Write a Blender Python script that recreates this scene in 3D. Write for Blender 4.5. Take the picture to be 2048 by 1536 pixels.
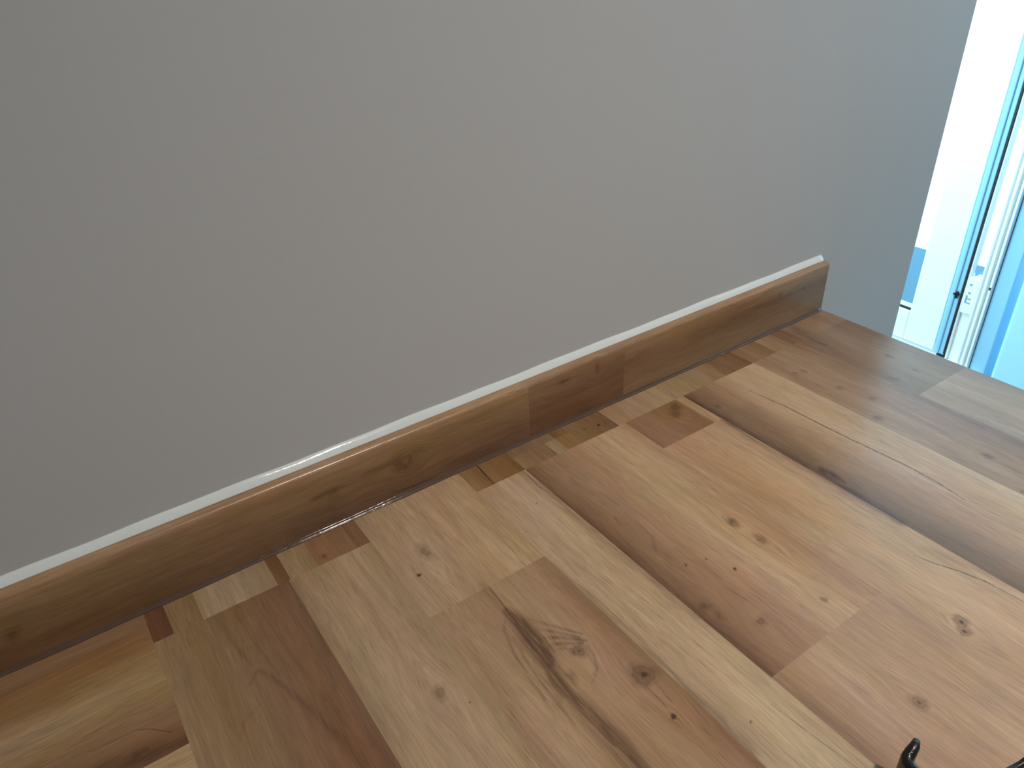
import bpy, math, random
import numpy as np
from mathutils import Matrix, Vector

for o in list(bpy.data.objects): bpy.data.objects.remove(o)
sc = bpy.context.scene
COL = sc.collection

# ---------------------------------------------------------------- camera
cam_d = bpy.data.cameras.new('camera'); cam = bpy.data.objects.new('camera', cam_d); COL.objects.link(cam)
cam_d.sensor_width = 36.0; cam_d.lens = 1513.0/2048*36.0; cam_d.clip_start = 0.02
right = Vector((0.82061951, -0.57014339, -0.03898899))
down = Vector((-0.32654049, -0.41181847, -0.85075076))
fwd = Vector((0.46899354, 0.71087415, -0.52412117))
m = Matrix.Identity(4)
for i in range(3):
    m[i][0] = right[i]; m[i][1] = -down[i]; m[i][2] = -fwd[i]
m[0][3], m[1][3], m[2][3] = 0.0, -0.5606, 1.38
cam.matrix_world = m
sc.camera = cam

# ---------------------------------------------------------------- exposure, sky, daylight
sc.view_settings.view_transform = 'Standard'; sc.view_settings.look = 'None'
sc.view_settings.gamma = 1.0; sc.view_settings.use_curve_mapping = False
sc.view_settings.exposure = 0.0
wd = bpy.data.worlds.new('sky'); sc.world = wd; wd.use_nodes = True
wn = wd.node_tree.nodes; bg = wn['Background']
bg.inputs[0].default_value = (0.50, 0.80, 1.0, 1); bg.inputs[1].default_value = 3.5

def area(name, loc, target, size, power, color, spread=180):
    d = bpy.data.lights.new(name, 'AREA'); d.shape = 'RECTANGLE'; d.size, d.size_y = size
    d.energy = power; d.color = color; d.spread = math.radians(spread)
    o = bpy.data.objects.new(name, d); COL.objects.link(o); o.location = loc
    o.rotation_euler = (Vector(target)-Vector(loc)).to_track_quat('-Z', 'Y').to_euler()
    return o
# added area lights in made-up window openings: roof, far end and side
area('added_light_roof', (1.75, 1.25, 2.49), (1.75, 1.25, 0), (0.9, 1.5), 30, (0.50, 0.86, 1.0))
area('added_light_far', (1.0, 1.15, 1.25), (2.4, 1.05, 1.1), (0.9, 1.5), 28, (0.62, 0.92, 1.0))  # added to brighten the garden door and end wall
area('added_light_side', (2.49, -0.37, 1.35), (1.2, -0.3, 1.25), (0.6, 0.8), 1.5, (0.32, 0.62, 1.0))  # added to bring blue light on to the wall corner
# ceiling downlights of the kitchen
def downlight(name, loc, power, r):
    d = bpy.data.lights.new(name, 'SPOT'); d.energy = power; d.color = (1.0, 0.885, 0.79); d.shadow_soft_size = r
    d.spot_size = math.radians(130); d.spot_blend = 1.0
    o = bpy.data.objects.new(name, d); COL.objects.link(o); o.location = loc
downlight('downlight', (0.56, -0.95, 2.42), 79, 0.035)
downlight('downlight', (2.28, -0.95, 2.42), 9, 0.018)

# ---------------------------------------------------------------- helpers
def tag(o, label=None, cat=None, group=None, kind=None):
    if label: o['label'] = label
    if cat: o['category'] = cat
    if group: o['group'] = group
    if kind: o['kind'] = kind
    return o
def mesh_obj(name, verts, faces, mat, parent=None, smooth=False):
    me = bpy.data.meshes.new(name); me.from_pydata([tuple(v) for v in verts], [], faces); me.update()
    if smooth:
        for p in me.polygons: p.use_smooth = True
    me.materials.append(mat)
    o = bpy.data.objects.new(name, me); COL.objects.link(o)
    if parent: o.parent = parent
    return o
class MB:
    def __init__(s): s.v = []; s.f = []
    def box(s, x0, x1, y0, y1, z0, z1):
        n = len(s.v)
        s.v += [(x, y, z) for z in (z0, z1) for y in (y0, y1) for x in (x0, x1)]
        s.f += [tuple(n+i for i in q) for q in ((0,2,3,1),(4,5,7,6),(0,1,5,4),(2,6,7,3),(0,4,6,2),(1,3,7,5))]
        return s
    def prism(s, prof, a, b, axis='x'):
        """closed profile swept straight from a to b; axis x: profile is (y,z); axis z: profile is (x,y)"""
        n = len(s.v); k = len(prof)
        for t in (a, b):
            for p in prof:
                s.v.append((t, p[0], p[1]) if axis == 'x' else ((p[0], t, p[1]) if axis == 'y' else (p[0], p[1], t)))
        for i in range(k):
            j = (i+1) % k
            s.f.append((n+i, n+j, n+k+j, n+k+i))
        s.f.append(tuple(n+i for i in range(k))[::-1]); s.f.append(tuple(n+k+i for i in range(k)))
        return s
    def tube(s, pts, rad, n=14, cap=True):
        pts = [Vector(p) for p in pts]; k0 = len(s.v); up = Vector((0, 0, 1))
        for i, p in enumerate(pts):
            t = (pts[min(i+1, len(pts)-1)]-pts[max(i-1, 0)]).normalized()
            a = t.cross(up)
            if a.length < 1e-3: a = Vector((1, 0, 0))
            a.normalize(); b = t.cross(a)
            r = rad[i] if isinstance(rad, (list, tuple)) else rad
            for q in range(n):
                an = 2*math.pi*q/n
                s.v.append(tuple(p+a*math.cos(an)*r+b*math.sin(an)*r))
        for i in range(len(pts)-1):
            for q in range(n):
                r2 = (q+1) % n
                s.f.append((k0+i*n+q, k0+i*n+r2, k0+(i+1)*n+r2, k0+(i+1)*n+q))
        if cap:
            s.f.append(tuple(k0+q for q in range(n))[::-1]); s.f.append(tuple(k0+(len(pts)-1)*n+q for q in range(n)))
        return s
    def build(s, name, mat, parent=None, smooth=False, bevel=0, seg=2):
        o = mesh_obj(name, s.v, s.f, mat, parent, smooth)
        if bevel:
            b = o.modifiers.new('bevel', 'BEVEL'); b.width = bevel; b.segments = seg; b.limit_method = 'ANGLE'
        return o
def lin(c):
    return tuple(((x/255)/12.92 if x/255 <= 0.04045 else ((x/255+0.055)/1.055)**2.4) for x in c)

# ---------------------------------------------------------------- materials
def new_mat(name):
    mt = bpy.data.materials.new(name); mt.use_nodes = True
    nt = mt.node_tree; return mt, nt, nt.nodes['Principled BSDF']
def link(nt, a, b): nt.links.new(a, b)
def nd(nt, typ, **kw):
    n = nt.nodes.new(typ)
    for k, v in kw.items(): setattr(n, k, v)
    return n
def math_n(nt, op, a, b=None, clamp=False, c=None):
    n = nd(nt, 'ShaderNodeMath', operation=op, use_clamp=clamp)
    for i, x in enumerate((a, b, c)):
        if x is None: continue
        if isinstance(x, (int, float)): n.inputs[i].default_value = x
        else: link(nt, x, n.inputs[i])
    return n.outputs[0]
def paint(name, rgb, rough=0.5, bump=0.03, scale=350, var=0.02, spec=0.5):
    mt, nt, b = new_mat(name)
    tc = nd(nt, 'ShaderNodeTexCoord'); n = nd(nt, 'ShaderNodeTexNoise'); n.inputs['Scale'].default_value = scale
    link(nt, tc.outputs['Object'], n.inputs['Vector'])
    n2 = nd(nt, 'ShaderNodeTexNoise'); n2.inputs['Scale'].default_value = 3; link(nt, tc.outputs['Object'], n2.inputs['Vector'])
    r = nd(nt, 'ShaderNodeMapRange'); link(nt, n2.outputs[0], r.inputs[0]); r.inputs[3].default_value = 1-var; r.inputs[4].default_value = 1+var
    h = nd(nt, 'ShaderNodeHueSaturation'); h.inputs['Color'].default_value = (*lin(rgb), 1); link(nt, r.outputs[0], h.inputs['Value'])
    link(nt, h.outputs[0], b.inputs['Base Color'])
    bp = nd(nt, 'ShaderNodeBump'); bp.inputs['Strength'].default_value = bump; bp.inputs['Distance'].default_value = 0.001
    link(nt, n.outputs[0], bp.inputs['Height']); link(nt, bp.outputs[0], b.inputs['Normal'])
    b.inputs['Roughness'].default_value = rough; b.inputs['Specular IOR Level'].default_value = spec
    return mt
M = {}
M['wall'] = paint('grey_wall_paint', (188, 187, 186), 0.55, 0.06, 260, 0.015, 0.35)
M['white'] = paint('white_paint', (238, 240, 240), 0.5)
M['upvc'] = paint('white_plastic_frame', (240, 243, 243), 0.3, 0.0)
M['reveal'] = paint('daylight_tinted_wall_paint', (178, 226, 245), 0.5, 0.05)  # white wall, with the blue daylight on it put into the colour
M['reveal_shaded'] = paint('daylight_tinted_trim_paint', (150, 200, 226), 0.45, 0.02)  # white trim and stile edge; blue daylight and shade put into the colour
M['gasket'] = paint('black_rubber', (18, 24, 30), 0.6, 0)
M['keep'] = paint('lock_plate_metal', (150, 165, 172), 0.35, 0)
M['silicone'] = paint('white_silicone', (225, 227, 224), 0.09, 0.1, 140, 0.01, 0.6)
M['clear'] = paint('smoked_clear_silicone', (92, 70, 57), 0.12, 0.35, 150, 0.05, 0.5)
M['black'] = paint('black_enamel', (22, 20, 19), 0.28, 0.25, 900, 0.02, 0.5)
M['floor'] = paint('floor_vinyl', (120, 112, 104), 0.6)
M['cab'] = paint('cabinet_board', (205, 205, 202), 0.5)
M['outside'] = paint('slate_paving', (84, 122, 140), 0.8)
def glass_mat():
    mt, nt, b = new_mat('window_glass'); nt.nodes.remove(b)
    t = nd(nt, 'ShaderNodeBsdfTransparent'); t.inputs[0].default_value = (0.90, 0.97, 0.98, 1)
    g = nd(nt, 'ShaderNodeBsdfGlossy'); g.inputs['Roughness'].default_value = 0.01
    fr = nd(nt, 'ShaderNodeFresnel'); fr.inputs[0].default_value = 1.5
    mx = nd(nt, 'ShaderNodeMixShader'); link(nt, fr.outputs[0], mx.inputs[0]); link(nt, t.outputs[0], mx.inputs[1]); link(nt, g.outputs[0], mx.inputs[2])
    link(nt, mx.outputs[0], nt.nodes['Material Output'].inputs['Surface'])
    return mt
M['glass'] = glass_mat()

def wood_mat():
    """printed oak laminate; attributes carried by the mesh:
       tint (colour of the stave), grain (across, along, seed) in metres, crack / knot / stain (fields)"""
    mt, nt, b = new_mat('oak_stave_laminate')
    def attr(n, out='Fac'):
        a = nd(nt, 'ShaderNodeAttribute', attribute_name=n); return a.outputs[out]
    gv = attr('grain', 'Vector'); tint = attr('tint', 'Color'); info = attr('info', 'Vector')
    sx = nd(nt, 'ShaderNodeSeparateXYZ'); link(nt, info, sx.inputs[0])
    crack, knot, stain = sx.outputs[0], sx.outputs[1], sx.outputs[2]
    def noise(sca, detail=3, rough=0.55, dist=0.0, seedz=7.0):
        mp = nd(nt, 'ShaderNodeVectorMath', operation='MULTIPLY'); link(nt, gv, mp.inputs[0]); mp.inputs[1].default_value = (sca[0], sca[1], seedz)
        n = nd(nt, 'ShaderNodeTexNoise'); n.inputs['Scale'].default_value = 1; n.inputs['Detail'].default_value = detail
        n.inputs['Roughness'].default_value = rough; n.inputs['Distortion'].default_value = dist
        link(nt, mp.outputs[0], n.inputs['Vector']); return n.outputs[0]
    def rng(x, a, b_, c, d):
        r = nd(nt, 'ShaderNodeMapRange'); link(nt, x, r.inputs[0])
        for i, v in enumerate((a, b_, c, d)): r.inputs[1+i].default_value = v
        return r.outputs[0]
    broad = noise((28, 5), 3, 0.5, 0.3)              # soft colour clouds
    bands = noise((95, 7), 4, 0.6, 0.5, 11)          # growth bands
    ringsn = noise((60, 5.5), 2, 0.5, 0.2, 5)
    rings = math_n(nt, 'SINE', math_n(nt, 'MULTIPLY', ringsn, 95.0))
    fine = noise((700, 32), 3, 0.6, 0.2, 3)          # fibres
    pore = noise((1300, 55), 2, 0.5, 0.1, 19)
    poremask = noise((45, 12), 2, 0.5, 0, 23)
    # value factor
    v = rng(broad, 0.3, 0.7, 0.80, 0.96)
    v = math_n(nt, 'MULTIPLY', v, rng(bands, 0.3, 0.7, 0.86, 1.11))
    v = math_n(nt, 'MULTIPLY', v, rng(rings, -1, 1, 0.955, 1.025))
    v = math_n(nt, 'MULTIPLY', v, rng(fine, 0.3, 0.7, 0.85, 1.12))
    pm = math_n(nt, 'MULTIPLY', rng(pore, 0.56, 0.70, 0, 1), rng(poremask, 0.40, 0.62, 0.05, 1))
    v = math_n(nt, 'MULTIPLY', v, math_n(nt, 'SUBTRACT', 1.0, math_n(nt, 'MULTIPLY', pm, 0.32)))
    hs = nd(nt, 'ShaderNodeHueSaturation'); link(nt, tint, hs.inputs['Color']); link(nt, v, hs.inputs['Value'])
    link(nt, rng(broad, 0.3, 0.7, 1.08, 0.93), hs.inputs['Saturation'])
    link(nt, rng(noise((20, 6), 2, 0.5, 0, 31), 0.3, 0.7, 0.492, 0.506), hs.inputs['Hue'])
    # stains
    sf = math_n(nt, 'MULTIPLY', stain, rng(noise((330, 22), 3, 0.6, 0.8, 41), 0.34, 0.60, 0.30, 1.1), True)
    def mixc(fac, a, bcol, mode='MIX'):
        mx = nd(nt, 'ShaderNodeMix', data_type='RGBA', blend_type=mode)
        if isinstance(fac, float): mx.inputs[0].default_value = fac
        else: link(nt, fac, mx.inputs[0])
        link(nt, a, mx.inputs[6])
        if isinstance(bcol, tuple): mx.inputs[7].default_value = (*bcol, 1)
        else: link(nt, bcol, mx.inputs[7])
        return mx.outputs[2]
    c = mixc(sf, hs.outputs[0], (0.33, 0.27, 0.24), 'MULTIPLY')
    # knots: the field is 1 in the middle and 0 at the rim
    tco = nd(nt, 'ShaderNodeTexCoord')
    kn = nd(nt, 'ShaderNodeTexNoise'); kn.inputs['Scale'].default_value = 220; kn.inputs['Detail'].default_value = 3
    link(nt, tco.outputs['Object'], kn.inputs['Vector'])
    kw = math_n(nt, 'ADD', knot, math_n(nt, 'MULTIPLY', math_n(nt, 'SUBTRACT', kn.outputs[0], 0.5), 0.55))
    halo = math_n(nt, 'MULTIPLY', rng(kw, 0.05, 0.85, 0, 0.78), rng(knot, 0.02, 0.2, 0, 1), True)
    c = mixc(halo, c, (0.42, 0.33, 0.30), 'MULTIPLY')
    kr = math_n(nt, 'SINE', math_n(nt, 'MULTIPLY', kw, 15.0))
    c = mixc(math_n(nt, 'MULTIPLY', rng(kr, 0.0, 1, 0, 0.32), rng(knot, 0.15, 0.4, 0, 1), True), c, (0.35, 0.28, 0.27), 'MULTIPLY')
    core = math_n(nt, 'MULTIPLY', rng(kw, 0.80, 0.95, 0, 0.9), rng(knot, 0.3, 0.5, 0, 1), True)
    c = mixc(core, c, (0.05, 0.028, 0.02))
    # cracks: the field is the signed distance in widths
    cn = math_n(nt, 'ADD', math_n(nt, 'ABSOLUTE', crack), math_n(nt, 'MULTIPLY', math_n(nt, 'SUBTRACT', kn.outputs[0], 0.5), 1.6))
    cdk = attr('crackdark')
    cf = math_n(nt, 'MULTIPLY', rng(cn, 1.1, 0.35, 0, 1), rng(cdk, 0.0, 0.3, 0, 1), True)
    c = mixc(math_n(nt, 'MULTIPLY', cf, cdk), c, (0.045, 0.026, 0.018))
    link(nt, c, b.inputs['Base Color'])
    hgt = math_n(nt, 'SUBTRACT', math_n(nt, 'SUBTRACT', math_n(nt, 'MULTIPLY', fine, 0.5), math_n(nt, 'MULTIPLY', pm, 0.5)), cf)
    bp = nd(nt, 'ShaderNodeBump'); bp.inputs['Strength'].default_value = 0.35; bp.inputs['Distance'].default_value = 0.0004
    link(nt, hgt, bp.inputs['Height']); link(nt, bp.outputs[0], b.inputs['Normal'])
    b.inputs['Roughness'].default_value = 0.28; b.inputs['Specular IOR Level'].default_value = 0.6
    return mt
M['wood'] = wood_mat()

# oak figure: knots, shakes and heartwood stains, in metres on the worktop plane / upstand face
CRACKS = [([(0.6386, -0.0952), (0.6443, -0.1401), (0.6448, -0.1856), (0.6459, -0.2216), (0.6484, -0.2544), (0.65, -0.2859), (0.6493, -0.312), (0.6448, -0.3412)], 0.0014, 1), ([(0.3091, -0.0176), (0.3087, -0.0277), (0.3069, -0.0527)], 0.0018, 1), ([(0.3416, -0.0593), (0.3394, -0.0836), (0.3416, -0.0979)], 0.0008, 0.7), ([(0.3394, -0.1009), (0.342, -0.115)], 0.0007, 0.6), ([(0.5416, -0.3581), (0.546, -0.3725), (0.5534, -0.3889), (0.5591, -0.4086), (0.5608, -0.4333)], 0.0013, 0.8), ([(0.5665, -0.0297), (0.5606, -0.0583)], 0.0008, 0.6), ([(0.5597, -0.0576), (0.5587, -0.0985), (0.5571, -0.1146)], 0.0008, 0.5), ([(0.385, -0.2868), (0.3889, -0.3044)], 0.0012, 0.4), ([(0.3974, -0.3075), (0.3963, -0.3307)], 0.0011, 0.4), ([(0.3835, -0.2402), (0.3849, -0.2495)], 0.0012, 0.35), ([(-0.048, -0.1274), (-0.039, -0.133), (-0.0279, -0.144)], 0.0011, 0.5), ([(-0.0754, -0.1261), (-0.0612, -0.1272), (-0.0506, -0.1269)], 0.001, 0.35), ([(0.3271, -0.3798), (0.3294, -0.4007), (0.3311, -0.4193), (0.3343, -0.4433)], 0.0009, 0.45), ([(0.4121, -0.4697), (0.4122, -0.4797), (0.4135, -0.4871)], 0.0007, 0.5), ([(0.4849, -0.4128), (0.4817, -0.4205)], 0.0006, 0.1), ([(0.2892, -0.205), (0.2916, -0.2283), (0.2924, -0.2581)], 0.0009, 0.45), ([(0.2668, -0.3192), (0.2668, -0.3294), (0.2654, -0.3432)], 0.0008, 0.5), ([(0.2276, -0.1616), (0.227, -0.1799), (0.2258, -0.1942)], 0.0016, 0.45), ([(0.2488, -0.279), (0.246, -0.2852), (0.2392, -0.2882)], 0.001, 0.3), ([(0.769, -0.0573), (0.7695, -0.0796), (0.7726, -0.1064)], 0.0015, 0.35)]
KNOTS = [((0.2473, -0.262), 0.006, 0.007, 0.8, 1), ((0.2283, -0.2765), 0.0035, 0.006, 0.45, 0.3), ((0.2719, -0.307), 0.01, 0.011, 0.8, 2), ((0.2651, -0.3444), 0.0021000000000000003, 0.0023, 1, 0), ((0.1868, -0.118), 0.0021000000000000003, 0.0021000000000000003, 1.4, 0), ((0.323, -0.1042), 0.0009, 0.0009, 1, 0), ((0.4503, -0.2364), 0.005, 0.008, 0.6, 1), ((0.4536, -0.2644), 0.005, 0.008, 0.7, 1), ((0.4382, -0.3408), 0.003, 0.0032, 0.9, 1), ((0.5031, -0.4173), 0.007, 0.006, 0.75, 3), ((0.496, -0.4235), 0.005, 0.006, 0.8, 3), ((0.4108, -0.438), 0.007, 0.006, 0.55, 3), ((0.3568, -0.2883), 0.005, 0.005, 0.5, 0), ((0.358, -0.3021), 0.005, 0.005, 0.4, 0), ((0.38, -0.3254), 0.006, 0.006, 0.35, 1), ((0.1426, -0.2301), 0.007, 0.007, 0.4, 1), ((0.1562, -0.2499), 0.0009, 0.0009, 0.8, 0), ((0.5459, -0.0666), 0.009, 0.008, 0.65, 1), ((0.5373, -0.0767), 0.009, 0.007, 0.6, 1), ((0.5855, -0.0938), 0.004, 0.006, 0.7, 0), ((0.5787, -0.237), 0.005, 0.006, 0.7, 0), ((0.5815, -0.2481), 0.004, 0.008, 0.5, 0), ((0.711, -0.1021), 0.004, 0.005, 0.5, 0), ((0.7241, -0.105), 0.004, 0.005, 0.5, 0), ((0.7242, -0.1545), 0.0045, 0.007, 0.6, 0), ((0.7331, -0.1903), 0.006, 0.006, 0.5, 0), ((0.7027, -0.2163), 0.007, 0.007, 0.45, 1), ((0.7271, -0.3217), 0.006, 0.006, 0.5, 1), ((0.8334, -0.1455), 0.006, 0.007, 0.5, 0), ((0.7895, -0.1792), 0.006, 0.009, 0.5, 0), ((0.8275, -0.1844), 0.004, 0.005, 0.35, 0), ((0.6981, -0.3693), 0.003, 0.003, 0.6, 0), ((0.1291, -0.0466), 0.004, 0.005, 0.6, 0), ((0.4379, -0.0361), 0.003, 0.003, 0.5, 0), ((0.4553, -0.0399), 0.0015, 0.0025, 0.9, 0), ((0.3966, -0.2523), 0.001, 0.0015, 0.6, 0), ((0.2043, -0.0971), 0.007, 0.012, 0.3, 1), ((0.305, -0.379), 0.001, 0.001, 0.6, 0), ((0.3777, -0.247), 0.0015, 0.002, 0.4, 0), ((0.4073, -0.2752), 0.002, 0.002, 0.5, 0), ((-0.0489, -0.1478), 0.006, 0.014, 0.5, 0)]
STAINS = [([(0.2254, -0.2005), (0.2387, -0.22), (0.2491, -0.2359), (0.2596, -0.2511)], [0.0022, 0.0015, 0.0012, 0.0008], 0.7), ([(0.2256, -0.2177), (0.241, -0.2335), (0.2559, -0.2525)], [0.0025, 0.0018, 0.001], 0.75), ([(0.2262, -0.2304), (0.2434, -0.2432), (0.2578, -0.2575)], [0.003, 0.002, 0.0012], 0.85), ([(0.2245, -0.2392), (0.2415, -0.2489), (0.2542, -0.2578)], [0.003, 0.0018, 0.001], 0.8), ([(0.224, -0.2464), (0.2367, -0.2518), (0.2447, -0.2572)], [0.002, 0.0015, 0.001], 0.6), ([(0.2237, -0.1973), (0.2124, -0.211), (0.2057, -0.2357), (0.2029, -0.256), (0.2007, -0.2806)], [0.0012, 0.0014, 0.0014, 0.0012, 0.001], 0.5), ([(0.2183, -0.2245), (0.2103, -0.2392), (0.2076, -0.2622), (0.2063, -0.2822), (0.2056, -0.3088)], [0.0012, 0.0014, 0.0012, 0.0012, 0.001], 0.5), ([(0.2183, -0.2393), (0.2126, -0.2522), (0.2108, -0.2683), (0.2095, -0.2897)], [0.0014, 0.0014, 0.0012, 0.0012], 0.55), ([(0.2284, -0.2468), (0.2206, -0.2553), (0.2152, -0.2705), (0.2143, -0.2866)], [0.003, 0.0035, 0.004, 0.004], 0.8), ([(0.2368, -0.2442), (0.2423, -0.2571), (0.2425, -0.263)], [0.002, 0.002, 0.001], 0.5), ([(0.256, -0.2615), (0.2541, -0.2716), (0.2489, -0.2818), (0.2425, -0.2853)], [0.0012, 0.0014, 0.0014, 0.001], 0.45), ([(0.0286, -0.0581), (0.0334, -0.096), (0.0369, -0.122)], [0.001, 0.0012, 0.001], 0.35), ([(0.0446, -0.0732), (0.0479, -0.1128), (0.0524, -0.1447)], [0.001, 0.0012, 0.001], 0.35), ([(0.0615, -0.0728), (0.0667, -0.1384), (0.0716, -0.1855)], [0.001, 0.0014, 0.001], 0.3), ([(0.031, -0.1398), (0.0401, -0.13), (0.0463, -0.1401), (0.0567, -0.1745), (0.0683, -0.2198), (0.0737, -0.2486)], [0.0015, 0.0015, 0.0018, 0.0025, 0.003, 0.003], 0.45), ([(0.0107, -0.1799), (0.0186, -0.1665), (0.0314, -0.161)], [0.001, 0.0012, 0.001], 0.3), ([(0.7338, -0.2576), (0.727, -0.3143), (0.7252, -0.3539)], [0.003, 0.003, 0.003], 0.3), ([(0.581, -0.1642), (0.5839, -0.1813), (0.5823, -0.2075)], [0.0015, 0.0015, 0.0012], 0.35), ([(0.5808, -0.2325), (0.5803, -0.2472), (0.5799, -0.2615)], [0.004, 0.004, 0.002], 0.7), ([(0.6723, -0.2155), (0.6687, -0.2637), (0.6729, -0.3136)], [0.001, 0.0012, 0.001], 0.2), ([(0.3732, -0.0927), (0.3727, -0.1092), (0.3737, -0.1271)], [0.0016, 0.0016, 0.001], 0.45), ([(0.3818, -0.1287), (0.383, -0.1436), (0.3849, -0.1542)], [0.0015, 0.0015, 0.001], 0.4), ([(0.3808, -0.2027), (0.3729, -0.2128), (0.3678, -0.2207)], [0.0018, 0.0018, 0.001], 0.4), ([(0.3695, -0.1646), (0.3663, -0.1751)], [0.0016, 0.0012], 0.35), ([(0.3819, -0.1784), (0.3799, -0.2004)], [0.0014, 0.0012], 0.35), ([(0.2252, -0.1951), (0.2269, -0.2124), (0.2252, -0.2297), (0.2254, -0.2446), (0.2217, -0.2589)], [0.004, 0.008, 0.01, 0.01, 0.006], 1.25), ([(0.2244, -0.2553), (0.2195, -0.271), (0.2177, -0.2881), (0.2201, -0.3049), (0.2205, -0.3337), (0.2183, -0.3607)], [0.006, 0.006, 0.006, 0.008, 0.009, 0.011], 0.85), ([(0.2239, -0.1617), (0.2252, -0.1951)], [0.005, 0.006], 0.35), ([(0.3417, -0.0583), (0.3434, -0.1225), (0.3454, -0.192), (0.3452, -0.2548), (0.3455, -0.304), (0.3474, -0.3629)], [0.005, 0.008, 0.009, 0.008, 0.006, 0.003], 0.6), ([(0.5682, -0.0643), (0.5708, -0.118), (0.5713, -0.1748), (0.5721, -0.2389), (0.5706, -0.2734), (0.5693, -0.3253)], [0.009, 0.009, 0.008, 0.008, 0.008, 0.005], 0.75), ([(0.6076, -0.1216), (0.5985, -0.1697), (0.5833, -0.2189)], [0.012, 0.014, 0.008], 0.3), ([(0.2861, -0.1742), (0.2897, -0.2368), (0.2901, -0.3018), (0.2881, -0.3476), (0.2871, -0.3933)], [0.002, 0.003, 0.0035, 0.005, 0.007], 0.5), ([(-0.0738, -0.1434), (-0.0438, -0.1547), (-0.0175, -0.1583)], [0.006, 0.007, 0.005], 0.75), ([(0.094, -0.0591), (0.0922, -0.1055), (0.0905, -0.1503)], [0.003, 0.003, 0.002], 0.35), ([(0.3483, -0.3689), (0.3491, -0.4258), (0.3472, -0.4527)], [0.005, 0.006, 0.006], 0.3), ([(0.783, -0.1927), (0.7728, -0.2577), (0.7738, -0.3344)], [0.006, 0.006, 0.006], 0.3), ([(0.5571, -0.3562), (0.569, -0.4055), (0.5741, -0.43)], [0.004, 0.004, 0.005], 0.2), ([(0.8027, -0.0314), (0.7981, -0.0808)], [0.008, 0.006], 0.5)]
UP_KNOTS = [((0.2269, 0.0361), 0.009, 0.008, 0.6, 1), ((0.4262, 0.056), 0.005, 0.008, 0.6, 0), ((0.7815, 0.0513), 0.006, 0.005, 0.5, 0), ((0.8304, 0.0462), 0.005, 0.004, 0.4, 0), ((-0.104, 0.0319), 0.008, 0.006, 0.6, 0), ((0.1591, 0.0377), 0.007, 0.005, 0.35, 0), ((0.4737, 0.0554), 0.009, 0.003, 0.4, 0), ((0.2382, 0.0392), 0.007, 0.003, 0.5, 0)]
UP_CRACKS = [([(0.2116, 0.0104), (0.2232, 0.0077), (0.2425, 0.0062), (0.2623, 0.0047)], 0.0012, 1), ([(0.1666, 0.0176), (0.1915, 0.012), (0.2114, 0.0092)], 0.0006, 0.5), ([(0.4012, 0.0418), (0.4421, 0.0319), (0.5074, 0.0364)], 0.0006, 0.3), ([(0.1282, 0.0476), (0.151, 0.0418), (0.165, 0.0377)], 0.0008, 0.3), ([(0.3852, 0.0575), (0.4489, 0.055)], 0.0006, 0.4)]
ZT = 0.90            # top of the worktop
XR = 0.880           # its free end on the window side
YF = -0.0149         # foot of the upstand face

# ---------------------------------------------------------------- room shell
def struct(name, mb, mat, **kw):
    o = mb.build(name, mat, **kw); o['kind'] = 'structure'; return o
XW = 2.40            # plane of the garden door
struct('floor', MB().box(-2.0, 2.6, -3.0, 2.6, -0.05, 0), M['floor'])
struct('ceiling', MB().box(-2.0, 2.6, -3.0, 0.45, 2.45, 2.55).box(-2.0, 2.6, 2.05, 2.6, 2.45, 2.55).box(-2.0, 1.25, 0.45, 2.05, 2.45, 2.55).box(2.25, 2.6, 0.45, 2.05, 2.45, 2.55), M['white'])
struct('added_window_1', MB().box(1.25, 2.25, 0.45, 0.49, 2.44, 2.56).box(1.25, 2.25, 2.01, 2.05, 2.44, 2.56).box(1.25, 1.29, 0.49, 2.01, 2.44, 2.56).box(2.21, 2.25, 0.49, 2.01, 2.44, 2.56), M['upvc'])  # unseen roof window, added to let daylight in
struct('added_window_3', MB().box(0.99, 1.13, 0.60, 0.64, 0.35, 2.1).box(0.99, 1.13, 1.66, 1.70, 0.35, 2.1).box(0.99, 1.13, 0.64, 1.66, 0.35, 0.39).box(0.99, 1.13, 0.64, 1.66, 2.06, 2.1), M['upvc'])  # unseen window, added to carry the light on to the garden door
struct('added_window_2', MB().box(XW-0.02, XW+0.1, -0.72, -0.68, 0.9, 1.8).box(XW-0.02, XW+0.1, -0.06, -0.02, 0.9, 1.8).box(XW-0.02, XW+0.1, -0.68, -0.06, 0.9, 0.94).box(XW-0.02, XW+0.1, -0.68, -0.06, 1.76, 1.8), M['upvc'])  # unseen window, added to carry blue light to the wall corner
struct('wall_back', MB().box(-2.0, 1.122, 0.0, 0.10, 0, 2.45), M['wall'])
struct('wall_left', MB().box(-2.05, -2.0, -3.0, 0.10, 0, 2.45), M['wall'])
struct('wall_front', MB().box(-2.0, 2.6, -3.05, -3.0, 0, 2.45), M['white'])
struct('wall_far', MB().box(0.9, 2.6, 2.3, 2.35, 0, 2.45), M['white'])
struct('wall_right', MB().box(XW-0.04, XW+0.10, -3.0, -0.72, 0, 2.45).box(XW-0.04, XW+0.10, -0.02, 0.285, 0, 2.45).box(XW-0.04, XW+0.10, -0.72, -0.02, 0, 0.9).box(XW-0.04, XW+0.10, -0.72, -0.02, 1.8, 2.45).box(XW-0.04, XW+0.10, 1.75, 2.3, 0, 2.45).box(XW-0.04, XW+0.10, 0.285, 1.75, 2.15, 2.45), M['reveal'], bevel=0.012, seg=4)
struct('wall_side', MB().box(1.0, 1.122, 0.10, 0.60, 0, 2.45).box(1.0, 1.122, 1.70, 2.3, 0, 2.45).box(1.0, 1.122, 0.60, 1.70, 0, 0.35).box(1.0, 1.122, 0.60, 1.70, 2.1, 2.45), M['wall'])

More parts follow.
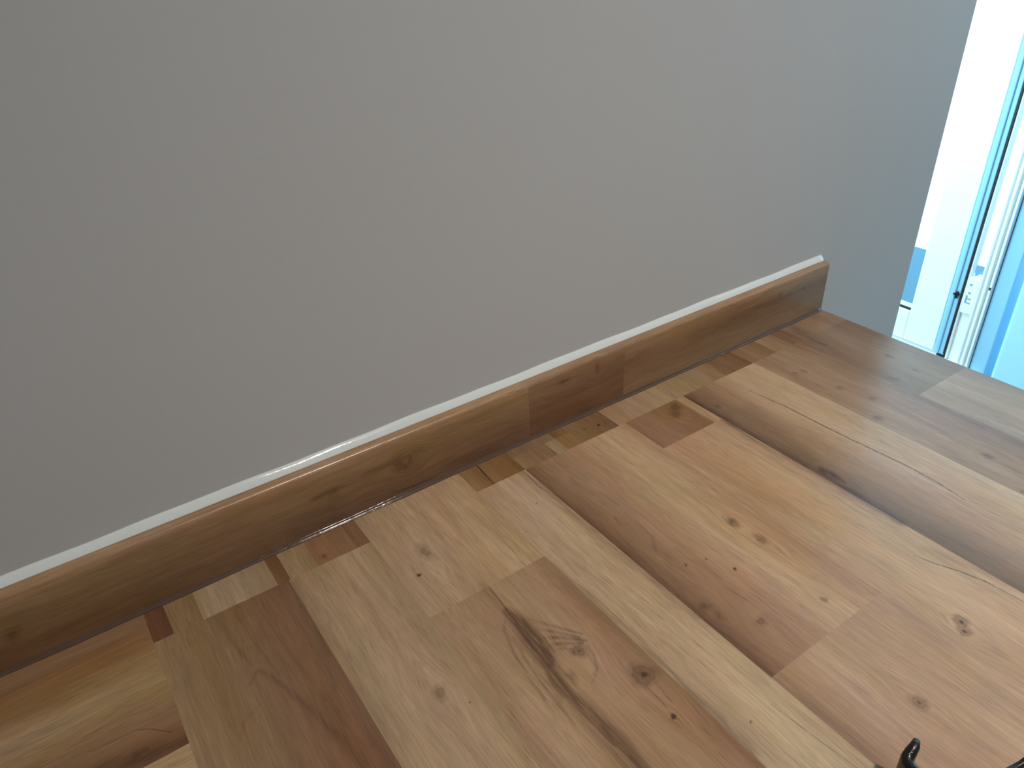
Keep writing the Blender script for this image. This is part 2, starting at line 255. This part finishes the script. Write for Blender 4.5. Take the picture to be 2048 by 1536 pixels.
# garden door: leaf, fixed jamb, lock side
dr = bpy.data.objects.new('door_1', None); COL.objects.link(dr); dr.location = (XW, 0, 0); dr['kind'] = 'structure'
def dpart(name, mb, mat, bevel=0.0, parent=dr):
    o = mb.build(name, mat, bevel=bevel)
    o.parent = parent; o.matrix_parent_inverse = Matrix.Translation((-XW, 0, 0)); return o
dpart('door_leaf_frame', MB().box(XW, XW+0.06, 0.492, 0.600, 0.083, 2.13).box(XW, XW+0.06, 1.54, 1.65, 0.083, 2.13)
      .box(XW, XW+0.06, 0.600, 1.54, 0.083, 0.190).box(XW, XW+0.06, 0.600, 1.54, 2.03, 2.13), M['upvc'], 0.004)
dpart('glazing_gasket', MB().box(XW+0.004, XW+0.012, 0.600, 1.54, 0.190, 0.196), M['gasket'])
dpart('glass_pane', MB().box(XW+0.02, XW+0.026, 0.598, 1.542, 0.188, 2.032), M['glass'])
dpart('meeting_stile', MB().box(XW-0.004, XW+0.05, 0.456, 0.490, 0.085, 2.13).box(XW-0.010, XW+0.0, 0.470, 0.482, 0.085, 2.13), M['reveal_shaded'], 0.003)
dpart('door_seal', MB().box(XW-0.006, XW+0.03, 0.4500, 0.4535, 0.078, 2.13).box(XW-0.008, XW+0.0, 0.4485, 0.474, 0.076, 0.082), M['gasket'])
dpart('side_glass_pane', MB().box(XW+0.02, XW+0.026, 0.405, 0.443, 0.36, 2.13), M['glass'])
dpart('side_frame', MB().box(XW-0.004, XW+0.06, 0.368, 0.410, 0.07, 2.13).box(XW-0.016, XW+0.0, 0.383, 0.390, 0.07, 2.13)
      .box(XW-0.012, XW+0.0, 0.400, 0.407, 0.07, 2.13).box(XW-0.016, XW+0.0, 0.368, 0.375, 0.07, 2.13).box(XW+0.01, XW+0.06, 0.410, 0.444, 0.07, 0.36).box(XW-0.002, XW+0.03, 0.4435, 0.4499, 0.07, 2.13), M['upvc'], 0.002)
dpart('threshold', MB().box(XW-0.03, XW+0.08, 0.33, 1.70, 0.0, 0.070), M['upvc'], 0.006)
dpart('head_frame', MB().box(XW, XW+0.06, 0.33, 1.70, 2.13, 2.16), M['upvc'])
kp = dpart('lock_keep', MB().box(XW-0.012, XW+0.01, 0.405, 0.440, 0.25, 0.372), M['upvc'], 0.003)
kh = MB()
for (y0, y1, z0, z1) in ((0.426, 0.433, 0.345, 0.352), (0.424, 0.431, 0.318, 0.324), (0.430, 0.435, 0.286, 0.312), (0.418, 0.430, 0.300, 0.304), (0.418, 0.430, 0.286, 0.290)):
    kh.box(XW-0.0135, XW-0.011, y0, y1, z0, z1)
o = kh.build('keep_slot', M['keep']); o.parent = kp
kp2 = dpart('screw_head', MB().box(XW-0.019, XW-0.015, 0.370, 0.374, 0.352, 0.360), M['gasket'])
dpart('latch', MB().box(XW-0.014, XW-0.004, 0.458, 0.474, 0.300, 0.306).box(XW-0.014, XW-0.004, 0.462, 0.466, 0.290, 0.312), M['gasket'])
struct('trim_1', MB().box(XW-0.002, XW+0.08, 0.318, 0.366, 0.0, 2.16), M['reveal_shaded'], bevel=0.004)

struct('patio', MB().box(2.505, 3.41, -3, 9, -0.06, 0.002), M['outside'])
struct('ground', MB().box(3.41, 9, -3, 9, -0.05, 0.0), M['white'])

# ---------------------------------------------------------------- oak staves
def seg_dist(P, pts):
    """distance from every point to a polyline, and the fraction along it"""
    best = np.full(len(P), 9.0); par = np.zeros(len(P)); n = len(pts)-1
    for i in range(n):
        a = np.array(pts[i]); b = np.array(pts[i+1]); ab = b-a; L = (ab@ab)+1e-12
        t = np.clip(((P-a)@ab)/L, 0, 1); d = np.hypot(*(P-(a+t[:, None]*ab)).T)
        k = d < best; best[k] = d[k]; par[k] = (i+t[k])/n
    return best, par
def wood_fields(P, along, knots, cracks, stains, seed):
    """P: plane points (n,2); along: 0 if the grain runs with the first axis, 1 with the second"""
    ac = 1-along
    u = P[:, ac].copy(); v = P[:, along].copy()
    un, vn = u.copy(), v.copy()
    for (c, ra, rl, dk, core) in knots:
        if ra < 0.002: continue
        du = un-c[ac]; dv = vn-c[along]
        R = ra*2.2; L = rl*4.5
        g = np.exp(-(du/R)**2-(dv/L)**2)
        u -= du*g*0.75                       # fibres part round the knot
    knot = np.zeros(len(P)); crack = np.zeros(len(P)); cdk = np.zeros(len(P)); stain = np.zeros(len(P))
    for (c, ra, rl, dk, core) in knots:
        th_ = np.arctan2(vn-c[along], un-c[ac]); wob = 1+0.08*np.sin(3*th_+c[0]*900)+0.10*np.sin(2*th_+c[1]*700)+0.05*np.sin(7*th_)
        r = np.hypot((un-c[ac])/(ra*1.3), (vn-c[along])/(rl*1.45))*wob
        peak = {0: 0.72, 1: 0.90, 2: 1.02, 3: 1.05}[int(core)]
        if ra < 0.0023: peak = 1.9; r = r*1.05
        knot = np.maximum(knot, np.clip(1-r, 0, 1)**0.9*peak*min(1.05, 0.55+0.55*dk))
    crack[:] = 5.0; near = np.full(len(P), 9.0)
    for (pts, wd_, s) in cracks:
        d, par = seg_dist(P, pts)
        # signed distance keeps the thin line crisp between mesh points
        sg = np.zeros(len(P)); bd = np.full(len(P), 9.0)
        for i in range(len(pts)-1):
            q0 = np.array(pts[i]); e = np.array(pts[i+1])-q0; L = math.hypot(*e)+1e-9
            t = np.clip(((P-q0)@e)/(L*L), 0, 1); di = np.hypot(*(P-(q0+t[:, None]*e)).T)
            cr_ = ((P-q0)[:, 1]*e[0]-(P-q0)[:, 0]*e[1])/L
            k = di < bd-1e-7; bd[k] = di[k]; sg[k] = cr_[k]
        taper = 0.5+0.5*np.sin(np.pi*np.clip(par, 0.03, 0.97))
        k = d < near; near[k] = d[k]
        crack = np.where(k, sg/(wd_*0.62*taper), crack)
        cdk = np.where(k, s*np.clip(1.8-d/0.0020, 0, 1), cdk)
    for (pts, wds, s) in stains:
        d, par = seg_dist(P, pts)
        w_ = np.interp(par, np.linspace(0, 1, len(wds)), wds)
        stain = np.maximum(stain, s*np.exp(-(d/w_)**2*1.1))
    return u, v, crack, cdk, knot, stain
class Wood:
    def __init__(s): s.V = []; s.F = []; s.T = []; s.G = []; s.I = []; s.C = []; s.n = 0
    def patch(s, a0, a1, b0, b1, along, prof, seed, place, knots=(), cracks=(), stains=(), step=0.002, soft=0.0):
        """a: first plane axis, b: second plane axis; place maps (a,b) arrays to xyz"""
        na = max(1, int(round((a1-a0)/step))); nb = max(1, int(round((b1-b0)/step)))
        A, B = np.meshgrid(np.linspace(a0, a1, na+1), np.linspace(b0, b1, nb+1)); P = np.stack([A.ravel(), B.ravel()], 1)
        pad = 0.02
        # only features that belong to this stave mark it
        inside = lambda q: a0-1e-3 <= q[0] <= a1+1e-3 and b0-1e-3 <= q[1] <= b1+1e-3
        kk = [k for k in knots if inside(k[0])]
        cc = [c for c in cracks if sum(inside(q) for q in c[0])*2 >= len(c[0])]
        ss = [c for c in stains if sum(inside(q) for q in c[0])*2 >= len(c[0])]
        u, v, crack, cdk, knot, stain = wood_fields(P, along, kk, cc, ss, seed)
        rs = random.Random(seed*17+3)
        ou, ov = rs.uniform(-3, 3), rs.uniform(-3, 3)
        fr = (P[:, 1-along]-(a0 if along == 1 else b0))/((a1-a0) if along == 1 else (b1-b0))
        ps = [q[0] for q in prof]; cs = np.array([lin(q[1]) for q in prof])
        T = np.stack([np.interp(fr, ps, cs[:, i]) for i in range(3)]+[np.ones(len(P))], 1)
        s.V.append(np.array(place(P[:, 0], P[:, 1])).T); s.T.append(T)
        s.G.append(np.stack([u+ou, v+ov, np.full(len(P), seed*0.37)], 1))
        s.I.append(np.stack([crack, knot, stain], 1)); s.C.append(cdk)
        i, j = np.meshgrid(np.arange(na), np.arange(nb)); q = (j*(na+1)+i).ravel()+s.n
        s.F.append(np.stack([q, q+1, q+na+2, q+na+1], 1)); s.n += len(P)
    def build(s, name, mat, parent=None, smooth=False):
        V = np.concatenate(s.V); F = np.concatenate(s.F)
        me = bpy.data.meshes.new(name)
        me.vertices.add(len(V)); me.vertices.foreach_set('co', V.ravel().astype(np.float32))
        me.loops.add(F.size); me.loops.foreach_set('vertex_index', F.ravel().astype(np.int32))
        me.polygons.add(len(F)); me.polygons.foreach_set('loop_start', np.arange(0, F.size, 4, dtype=np.int32))
        me.update(calc_edges=True)
        at = me.attributes.new('tint', 'FLOAT_COLOR', 'POINT'); at.data.foreach_set('color', np.concatenate(s.T).ravel().astype(np.float32))
        at = me.attributes.new('grain', 'FLOAT_VECTOR', 'POINT'); at.data.foreach_set('vector', np.concatenate(s.G).ravel().astype(np.float32))
        at = me.attributes.new('info', 'FLOAT_VECTOR', 'POINT'); at.data.foreach_set('vector', np.concatenate(s.I).ravel().astype(np.float32))
        at = me.attributes.new('crackdark', 'FLOAT', 'POINT'); at.data.foreach_set('value', np.concatenate(s.C).ravel().astype(np.float32))
        if smooth: me.polygons.foreach_set('use_smooth', np.ones(len(F), bool))
        me.materials.append(mat)
        o = bpy.data.objects.new(name, me); COL.objects.link(o)
        if parent: o.parent = parent
        return o

top = lambda a, b: (a, b, np.full(len(a), ZT))
KW = dict(knots=KNOTS, cracks=CRACKS, stains=STAINS)
W = Wood()
YS = -0.0549         # where the filler strip along the upstand meets the long staves
Y0 = -0.56           # lower limit of the finely meshed part
L1, L2, L3 = (208, 180, 145), (196, 164, 128), (182, 147, 110)
D1, D2, D3 = (165, 128, 92), (148, 110, 76), (126, 90, 60)
R1 = (176, 136, 106)
# long staves, grain running away from the wall: (x0, x1, y0, y1, profile across, seed)
STAVES = [
 (-0.019, 0.093, Y0, YS, [(0, (164,134,98)), (.25, (154,122,86)), (.6, (142,106,72)), (.9, (134,96,64)), (1, (128,92,62))], 1),  # dark stave; tint also deepened for the shade at this left end
 (0.093, 0.171, Y0, YS, [(0, (166,136,102)), (.2, (180,150,114)), (.7, (186,156,120)), (1, (172,142,106))], 2),
 (0.171, 0.287, -0.165, YF, [(0, (182,150,112)), (.4, (194,160,124)), (.8, (198,164,124)), (1, (192,158,118))], 3),
 (0.171, 0.287, Y0, -0.165, [(0, (172,140,106)), (.2, (182,148,112)), (.6, (176,140,106)), (.85, (172,134,98)), (1, (152,116,82))], 4),
 (0.287, 0.345, Y0, YS, [(0, (190,159,124)), (.5, (203,172,136)), (1, (198,167,129))], 5),
 (0.345, 0.481, -0.364, YS, [(0, (140,104,74)), (.14, (160,124,92)), (.45, (182,142,108)), (.7, (204,168,128)), (.85, (200,160,122)), (1, (186,146,112))], 6),
 (0.345, 0.481, Y0, -0.364, [(0, (170,132,100)), (.2, (188,150,116)), (.6, (192,154,116)), (1, (186,146,112))], 7),
 (0.481, 0.570, -0.1145, YS, [(0, (158,116,82)), (.85, (152,110,76)), (.88, (196,156,118)), (1, (198,158,120))], 8),
 (0.481, 0.570, Y0, -0.1145, [(0, (190,150,114)), (.35, (198,158,118)), (.7, (204,168,128)), (1, (198,162,124))], 9),
 (0.570, 0.693, Y0, YS, [(0, (128,94,64)), (.15, (146,112,80)), (.4, (182,144,108)), (.6, (204,168,130)), (1, (208,174,136))], 10),
 (0.693, 0.780, Y0, YS, [(0, (176,142,108)), (.5, (170,134,102)), (1, (158,124,94))], 11),
 (0.780, XR, -0.2175, YS, [(0, (146,114,86)), (.4, (158,126,96)), (1, (150,119,90))], 12),
 (0.780, XR, Y0, -0.2175, [(0, (172,144,114)), (.5, (188,160,130)), (1, (160,130,103))], 13),
]
for (x0, x1, y0, y1, pr, sd) in STAVES:
    W.patch(x0, x1, y0, y1, 1, pr, sd, top, step=0.00125, **KW)
    if y0 == Y0: W.patch(x0, x1, -1.30, Y0, 1, pr, sd, top, step=0.04)
# short ends of the strip beside the upstand
SB = [(-0.019, -0.0034, (122,80,52), 0), (-0.0034, 0.0204, (160,126,88), 0), (0.0204, 0.0838, (178,150,114), 0), (0.0838, 0.095, (130,92,58), 0),
      (0.095, 0.1206, (176,144,104), 0), (0.1206, 0.1581, (158,118,82), 0), (0.1581, 0.171, (138,98,64), 0),
      (0.287, 0.306, (156,118,74), 0), (0.306, 0.345, (150,108,68), 0), (0.345, 0.3877, (166,130,96), 1), (0.3877, 0.4016, (174,144,104), 1), (0.4016, 0.4294, (162,126,82), 1),
      (0.4294, 0.4514, (150,116,78), 0), (0.4514, 0.4724, (148,110,76), 0), (0.4724, 0.5235, (182,144,108), 0), (0.5235, 0.6265, (182,150,112), 0), (0.6265, 0.6443, (168,132,92), 0),
      (0.6443, 0.6915, (144,106,72), 0), (0.6915, 0.7365, (158,122,84), 0), (0.7365, 0.768, (176,140,104), 0), (0.768, 0.790, (138,102,72), 0), (0.790, 0.8149, (156,120,88), 0), (0.8149, XR, (166,130,98), 0)]
for i, (x0, x1, c, split) in enumerate(SB):
    dk = tuple(int(q*0.93) for q in c)
    if split:
        ym = (YS+YF)/2+0.004
        W.patch(x0, x1, YS, ym, 1, [(0, c), (1, dk)], 40+i, top, step=0.0015, **KW)
        W.patch(x0, x1, ym, YF, 1, [(0, tuple(int(q*0.9) for q in dk)), (1, tuple(int(q*0.92) for q in c))], 70+i, top, step=0.0015, **KW)
    else:
        W.patch(x0, x1, YS, YF, 1, [(0, c), (.5, c), (1, dk)], 40+i, top, step=0.0015, **KW)
# left length of worktop, grain running along the wall
W.patch(-0.42, -0.019, -0.161, YF, 0, [(0, (128,92,62)), (.2, (152,116,80)), (.45, (176,144,102)), (.6, (176,142,100)), (.75, (160,120,82)), (1, (150,114,78))], 21, top, **KW)
W.patch(-0.42, -0.019, -0.30, -0.161, 0, [(0, (180,146,108)), (1, (196,162,122))], 22, top, **KW)
W.patch(-1.40, -0.42, -0.161, YF, 0, [(0, D2), (1, D1)], 23, top, step=0.04)
W.patch(-1.40, -0.42, -0.30, -0.161, 0, [(0, L3), (1, L3)], 24, top, step=0.04)
W.patch(-1.40, -0.019, -0.60, -0.30, 0, [(0, L3), (1, D1)], 25, top, step=0.04)
wt = bpy.data.objects.new('worktop', None); COL.objects.link(wt); wt.location = (0, 0, ZT)
tag(wt, 'oak-effect laminate worktop of mismatched staves below the grey wall', 'worktop')
def under(o, root):
    o.parent = root; o.matrix_parent_inverse = Matrix.Translation(-root.location); return o
# the strip of top under the upstand, the edges and the underside
W.patch(-1.40, XR, YF, -0.001, 0, [(0, D1), (1, D1)], 26, top, step=0.05)
under(W.build('surface', M['wood']), wt)
E2 = Wood()
TH = 0.038
E2.patch(-1.30, -0.001, ZT-TH, ZT, 0, [(0, D1), (1, L3)], 31, lambda a, b: (np.full(len(a), XR), a, b), step=0.004)
E2.patch(-0.019, XR, ZT-TH, ZT, 0, [(0, D1), (1, L3)], 32, lambda a, b: (a, np.full(len(a), -1.30), b), step=0.01)
E2.patch(-1.30, -0.60, ZT-TH, ZT, 0, [(0, D1), (1, L3)], 33, lambda a, b: (np.full(len(a), -0.019), a, b), step=0.01)
E2.patch(-1.40, -0.019, ZT-TH, ZT, 0, [(0, D1), (1, L3)], 34, lambda a, b: (a, np.full(len(a), -0.60), b), step=0.01)
under(E2.build('edge_band', M['wood']), wt)
under(MB().box(-1.40, XR-0.001, -0.60, -0.001, ZT-TH, ZT-0.001).box(-0.018, XR-0.001, -1.299, -0.60, ZT-TH, ZT-0.001).build('core_board', M['cab']), wt)

# ---------------------------------------------------------------- upstand
UH, UT, UR = 0.0695, 0.0105, 0.0035     # height, thickness, nosing radius
YB = YF+UT
us = bpy.data.objects.new('upstand', None); COL.objects.link(us); us.location = (0, YF, ZT)
tag(us, 'oak-effect upstand strip running along the foot of the grey wall', 'upstand')
# developed profile: s runs up the face, over the nosing and across the top
prof_s = [0.0]; prof_p = [(YF, 0.0)]
def addp(y, z):
    p = prof_p[-1]; prof_s.append(prof_s[-1]+math.hypot(y-p[0], z-p[1])); prof_p.append((y, z))
addp(YF, UH-UR)
for k in range(1, 9):
    an = math.pi/2*k/8; addp(YF+UR*(1-math.cos(an)), UH-UR+UR*math.sin(an))
addp(YB, UH)
S_END = prof_s[-1]
def up_place(a, b):
    return (a, np.interp(b, prof_s, [p[0] for p in prof_p]), ZT+np.interp(b, prof_s, [p[1] for p in prof_p]))
U = Wood()
UKW = dict(knots=UP_KNOTS, cracks=UP_CRACKS, stains=[([(0.12, 0.015), (0.25, 0.012), (0.37, 0.02)], [0.012, 0.012, 0.01], 0.35), ([(0.14, 0.040), (0.25, 0.045)], [0.004, 0.004], 0.4), ([(0.62, 0.04), (0.80, 0.045)], [0.008, 0.008], 0.25)])
U.patch(-0.45, 0.3801, 0, S_END, 0, [(0, (128,94,66)), (.25, (136,100,70)), (.5, (150,116,80)), (.75, (160,126,86)), (.8, (178,138,100)), (1, (186,148,108))], 51, up_place, step=0.0012*1.3, **UKW)  # face darker, nosing and top paler: overhead light put into the tint
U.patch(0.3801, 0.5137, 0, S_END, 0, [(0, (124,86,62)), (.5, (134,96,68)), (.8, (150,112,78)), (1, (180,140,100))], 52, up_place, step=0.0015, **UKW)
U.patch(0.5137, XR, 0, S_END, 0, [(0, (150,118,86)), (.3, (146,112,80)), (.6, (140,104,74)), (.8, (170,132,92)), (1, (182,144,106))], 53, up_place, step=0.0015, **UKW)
U.patch(-1.40, -0.45, 0, S_END, 0, [(0, D2), (1, D1)], 54, up_place, step=0.0025)
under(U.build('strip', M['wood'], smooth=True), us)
C2 = Wood()
C2.patch(YF+UR, YB, 0, UH, 1, [(0, D1), (1, D1)], 55, lambda a, b: (np.full(len(a), XR), a, ZT+b), step=0.002)
C2.patch(YF, YF+UR, 0, UH-UR, 1, [(0, D1), (1, D1)], 56, lambda a, b: (np.full(len(a), XR), a, ZT+b), step=0.001)
C2.V.append(np.array([(XR, YF+UR, ZT+UH-UR)]+[(XR, YF+UR*(1-math.cos(math.pi/2*k/8)), ZT+UH-UR+UR*math.sin(math.pi/2*k/8)) for k in range(9)]))
n0 = C2.n; C2.n += 10
C2.T.append(np.tile([*lin(D1), 1], (10, 1))); C2.G.append(np.zeros((10, 3))); C2.I.append(np.zeros((10, 3))); C2.C.append(np.zeros(10))
C2.F.append(np.array([(n0, n0+1+k, n0+2+k, n0+3+k) for k in (0, 2, 4, 6)]))
under(C2.build('end_cap', M['wood']), us)

# ---------------------------------------------------------------- sealant beads
rs = random.Random(4)
def bead(name, x0, x1, prof_fn, mat, n):
    v = []; f = []; k = None
    for i in range(n+1):
        x = x0+(x1-x0)*i/n; P = prof_fn(x); k = len(P)
        v += [(x, p[0], p[1]) for p in P]
    for i in range(n):
        for j in range(k):
            a = i*k+j; b_ = i*k+(j+1) % k; f.append((a, a+k, b_+k, b_))
    f.append(tuple(range(k))); f.append(tuple(n*k+j for j in range(k))[::-1])
    return mesh_obj(name, v, f, mat, smooth=True)
def wprof(x):
    e = 0.00035*math.sin(x*31)+0.00025*math.sin(x*77+1)
    h = 0.0068+e; w_ = -YB+0.0004
    y0 = YB-0.0016; z0 = ZT+UH+0.0001
    pts = [(y0, z0)]
    for k in range(0, 8):
        t = k/7; an = t*math.pi/2
        # gently hollow fillet from the strip up on to the wall
        pts.append((y0+(0-y0)*(1-math.cos(an))**0.85*0.999, z0+0.0006+h*math.sin(an)**1.0*(0.35+0.65*t)))
    pts.append((-0.0002, z0-0.004)); pts.append((YB+0.0002, z0-0.004)); pts.append((YB+0.0002, z0))
    return pts
b1 = bead('silicone_bead', -1.40, XR-0.001, wprof, M['silicone'], 500)
tag(b1, 'shiny white silicone bead between the upstand top and the grey wall', 'sealant')
def cprof(x):
    e = 0.0004*math.sin(x*23+2)+0.0003*math.sin(x*61)
    w_ = 0.0034+e*0.7; h = 0.0030+e*0.7
    return [(YF+0.0003, ZT-0.0002), (YF-w_, ZT+0.0001), (YF-w_*0.6, ZT+h*0.14), (YF-w_*0.3, ZT+h*0.38), (YF-w_*0.1, ZT+h*0.72), (YF-0.0001, ZT+h), (YF+0.0003, ZT+h)]
b2 = bead('clear_sealant_bead', -1.40, XR-0.002, cprof, M['clear'], 500)
tag(b2, 'thin glossy brownish sealant line where upstand meets worktop', 'sealant')
# ---------------------------------------------------------------- black pan support, its tips just in the frame
ps = bpy.data.objects.new('pan_support', None); COL.objects.link(ps); ps.location = (0.36, -0.56, ZT)
tag(ps, 'black enamelled pan support with upturned finger tips on the worktop corner', 'pan support')
def finger(ridge, widths, depth, name='finger'):
    """cast finger: rounded ridge, straight sides and a flat underside, swept along a path"""
    ridge = [Vector(p) for p in ridge]; v = []; f = []; K = 11
    for i, p in enumerate(ridge):
        t = ridge[min(i+1, len(ridge)-1)]-ridge[max(i-1, 0)]; t.z = 0
        if t.length < 1e-6: t = Vector((0, -1, 0))
        t.normalize(); s_ = Vector((t.y, -t.x, 0)); w_ = widths[i]/2; d = depth[i]
        for k in range(K-2):
            an = math.pi*k/(K-3); v.append(tuple(p+s_*w_*math.cos(an)+Vector((0, 0, w_*(math.sin(an)-1)))))
        v.append(tuple(p-s_*w_*0.85-Vector((0, 0, d)))); v.append(tuple(p+s_*w_*0.85-Vector((0, 0, d))))
    n = len(ridge)
    for i in range(n-1):
        for j in range(K):
            a = i*K+j; b_ = i*K+(j+1) % K; f.append((a, b_, b_+K, a+K))
    f.append(tuple(range(K))[::-1]); f.append(tuple((n-1)*K+j for j in range(K)))
    return under(mesh_obj(name, v, f, M['black'], smooth=True), ps)
H = ZT
finger([(0.3524, -0.4616, H+0.0400), (0.3485, -0.4629, H+0.0405), (0.3444, -0.4631, H+0.0390), (0.3410, -0.4635, H+0.0370), (0.3388, -0.4651, H+0.0360), (0.3374, -0.4688, H+0.0360), (0.3366, -0.4752, H+0.0360), (0.3347, -0.4840, H+0.0360), (0.3400, -0.5420, H+0.0340)],
       [0.0044, 0.0060, 0.0068, 0.0072, 0.0074, 0.0074, 0.0076, 0.008, 0.008], [0.0385]+[0.039]*2+[0.036]+[0.035]*5)
finger([(0.3986, -0.5056, H+0.0410), (0.3955, -0.5065, H+0.0410), (0.3944, -0.5066, H+0.0380), (0.3907, -0.5058, H+0.0360), (0.3832, -0.5043, H+0.0360), (0.3742, -0.5027, H+0.0360), (0.3605, -0.5010, H+0.0360), (0.3437, -0.4997, H+0.0360), (0.3400, -0.5420, H+0.0340)],
       [0.0022, 0.0032, 0.0038, 0.0042, 0.0046, 0.0052, 0.006, 0.007, 0.007], [0.006, 0.008, 0.008, 0.008, 0.010, 0.012, 0.014, 0.018, 0.020])
rg = [(0.3800+0.055*math.cos(2*math.pi*k/40), -0.6000+0.055*math.sin(2*math.pi*k/40), H+0.026) for k in range(41)]
under(MB().tube(rg, 0.005, cap=False).build('ring', M['black'], smooth=True), ps)
for k in range(3):
    an = math.pi*1.5+(k-1)*1.3; x, y = 0.3800+0.055*math.cos(an), -0.6000+0.055*math.sin(an)
    under(MB().tube([(x, y, H), (x, y, H+0.026)], 0.005).build('foot', M['black'], smooth=True), ps)

# base cabinets carrying the worktop
cb = bpy.data.objects.new('base_cabinet', None); COL.objects.link(cb); cb.location = (0, 0, 0)
tag(cb, 'pale base cabinet carrying the oak-effect worktop', 'cabinet')
under(MB().box(-1.38, 0.85, -0.56, -0.02, 0.0, ZT-TH-0.0005).box(0.0, 0.85, -1.27, -0.56, 0.0, ZT-TH-0.0005).build('carcass', M['cab']), cb)
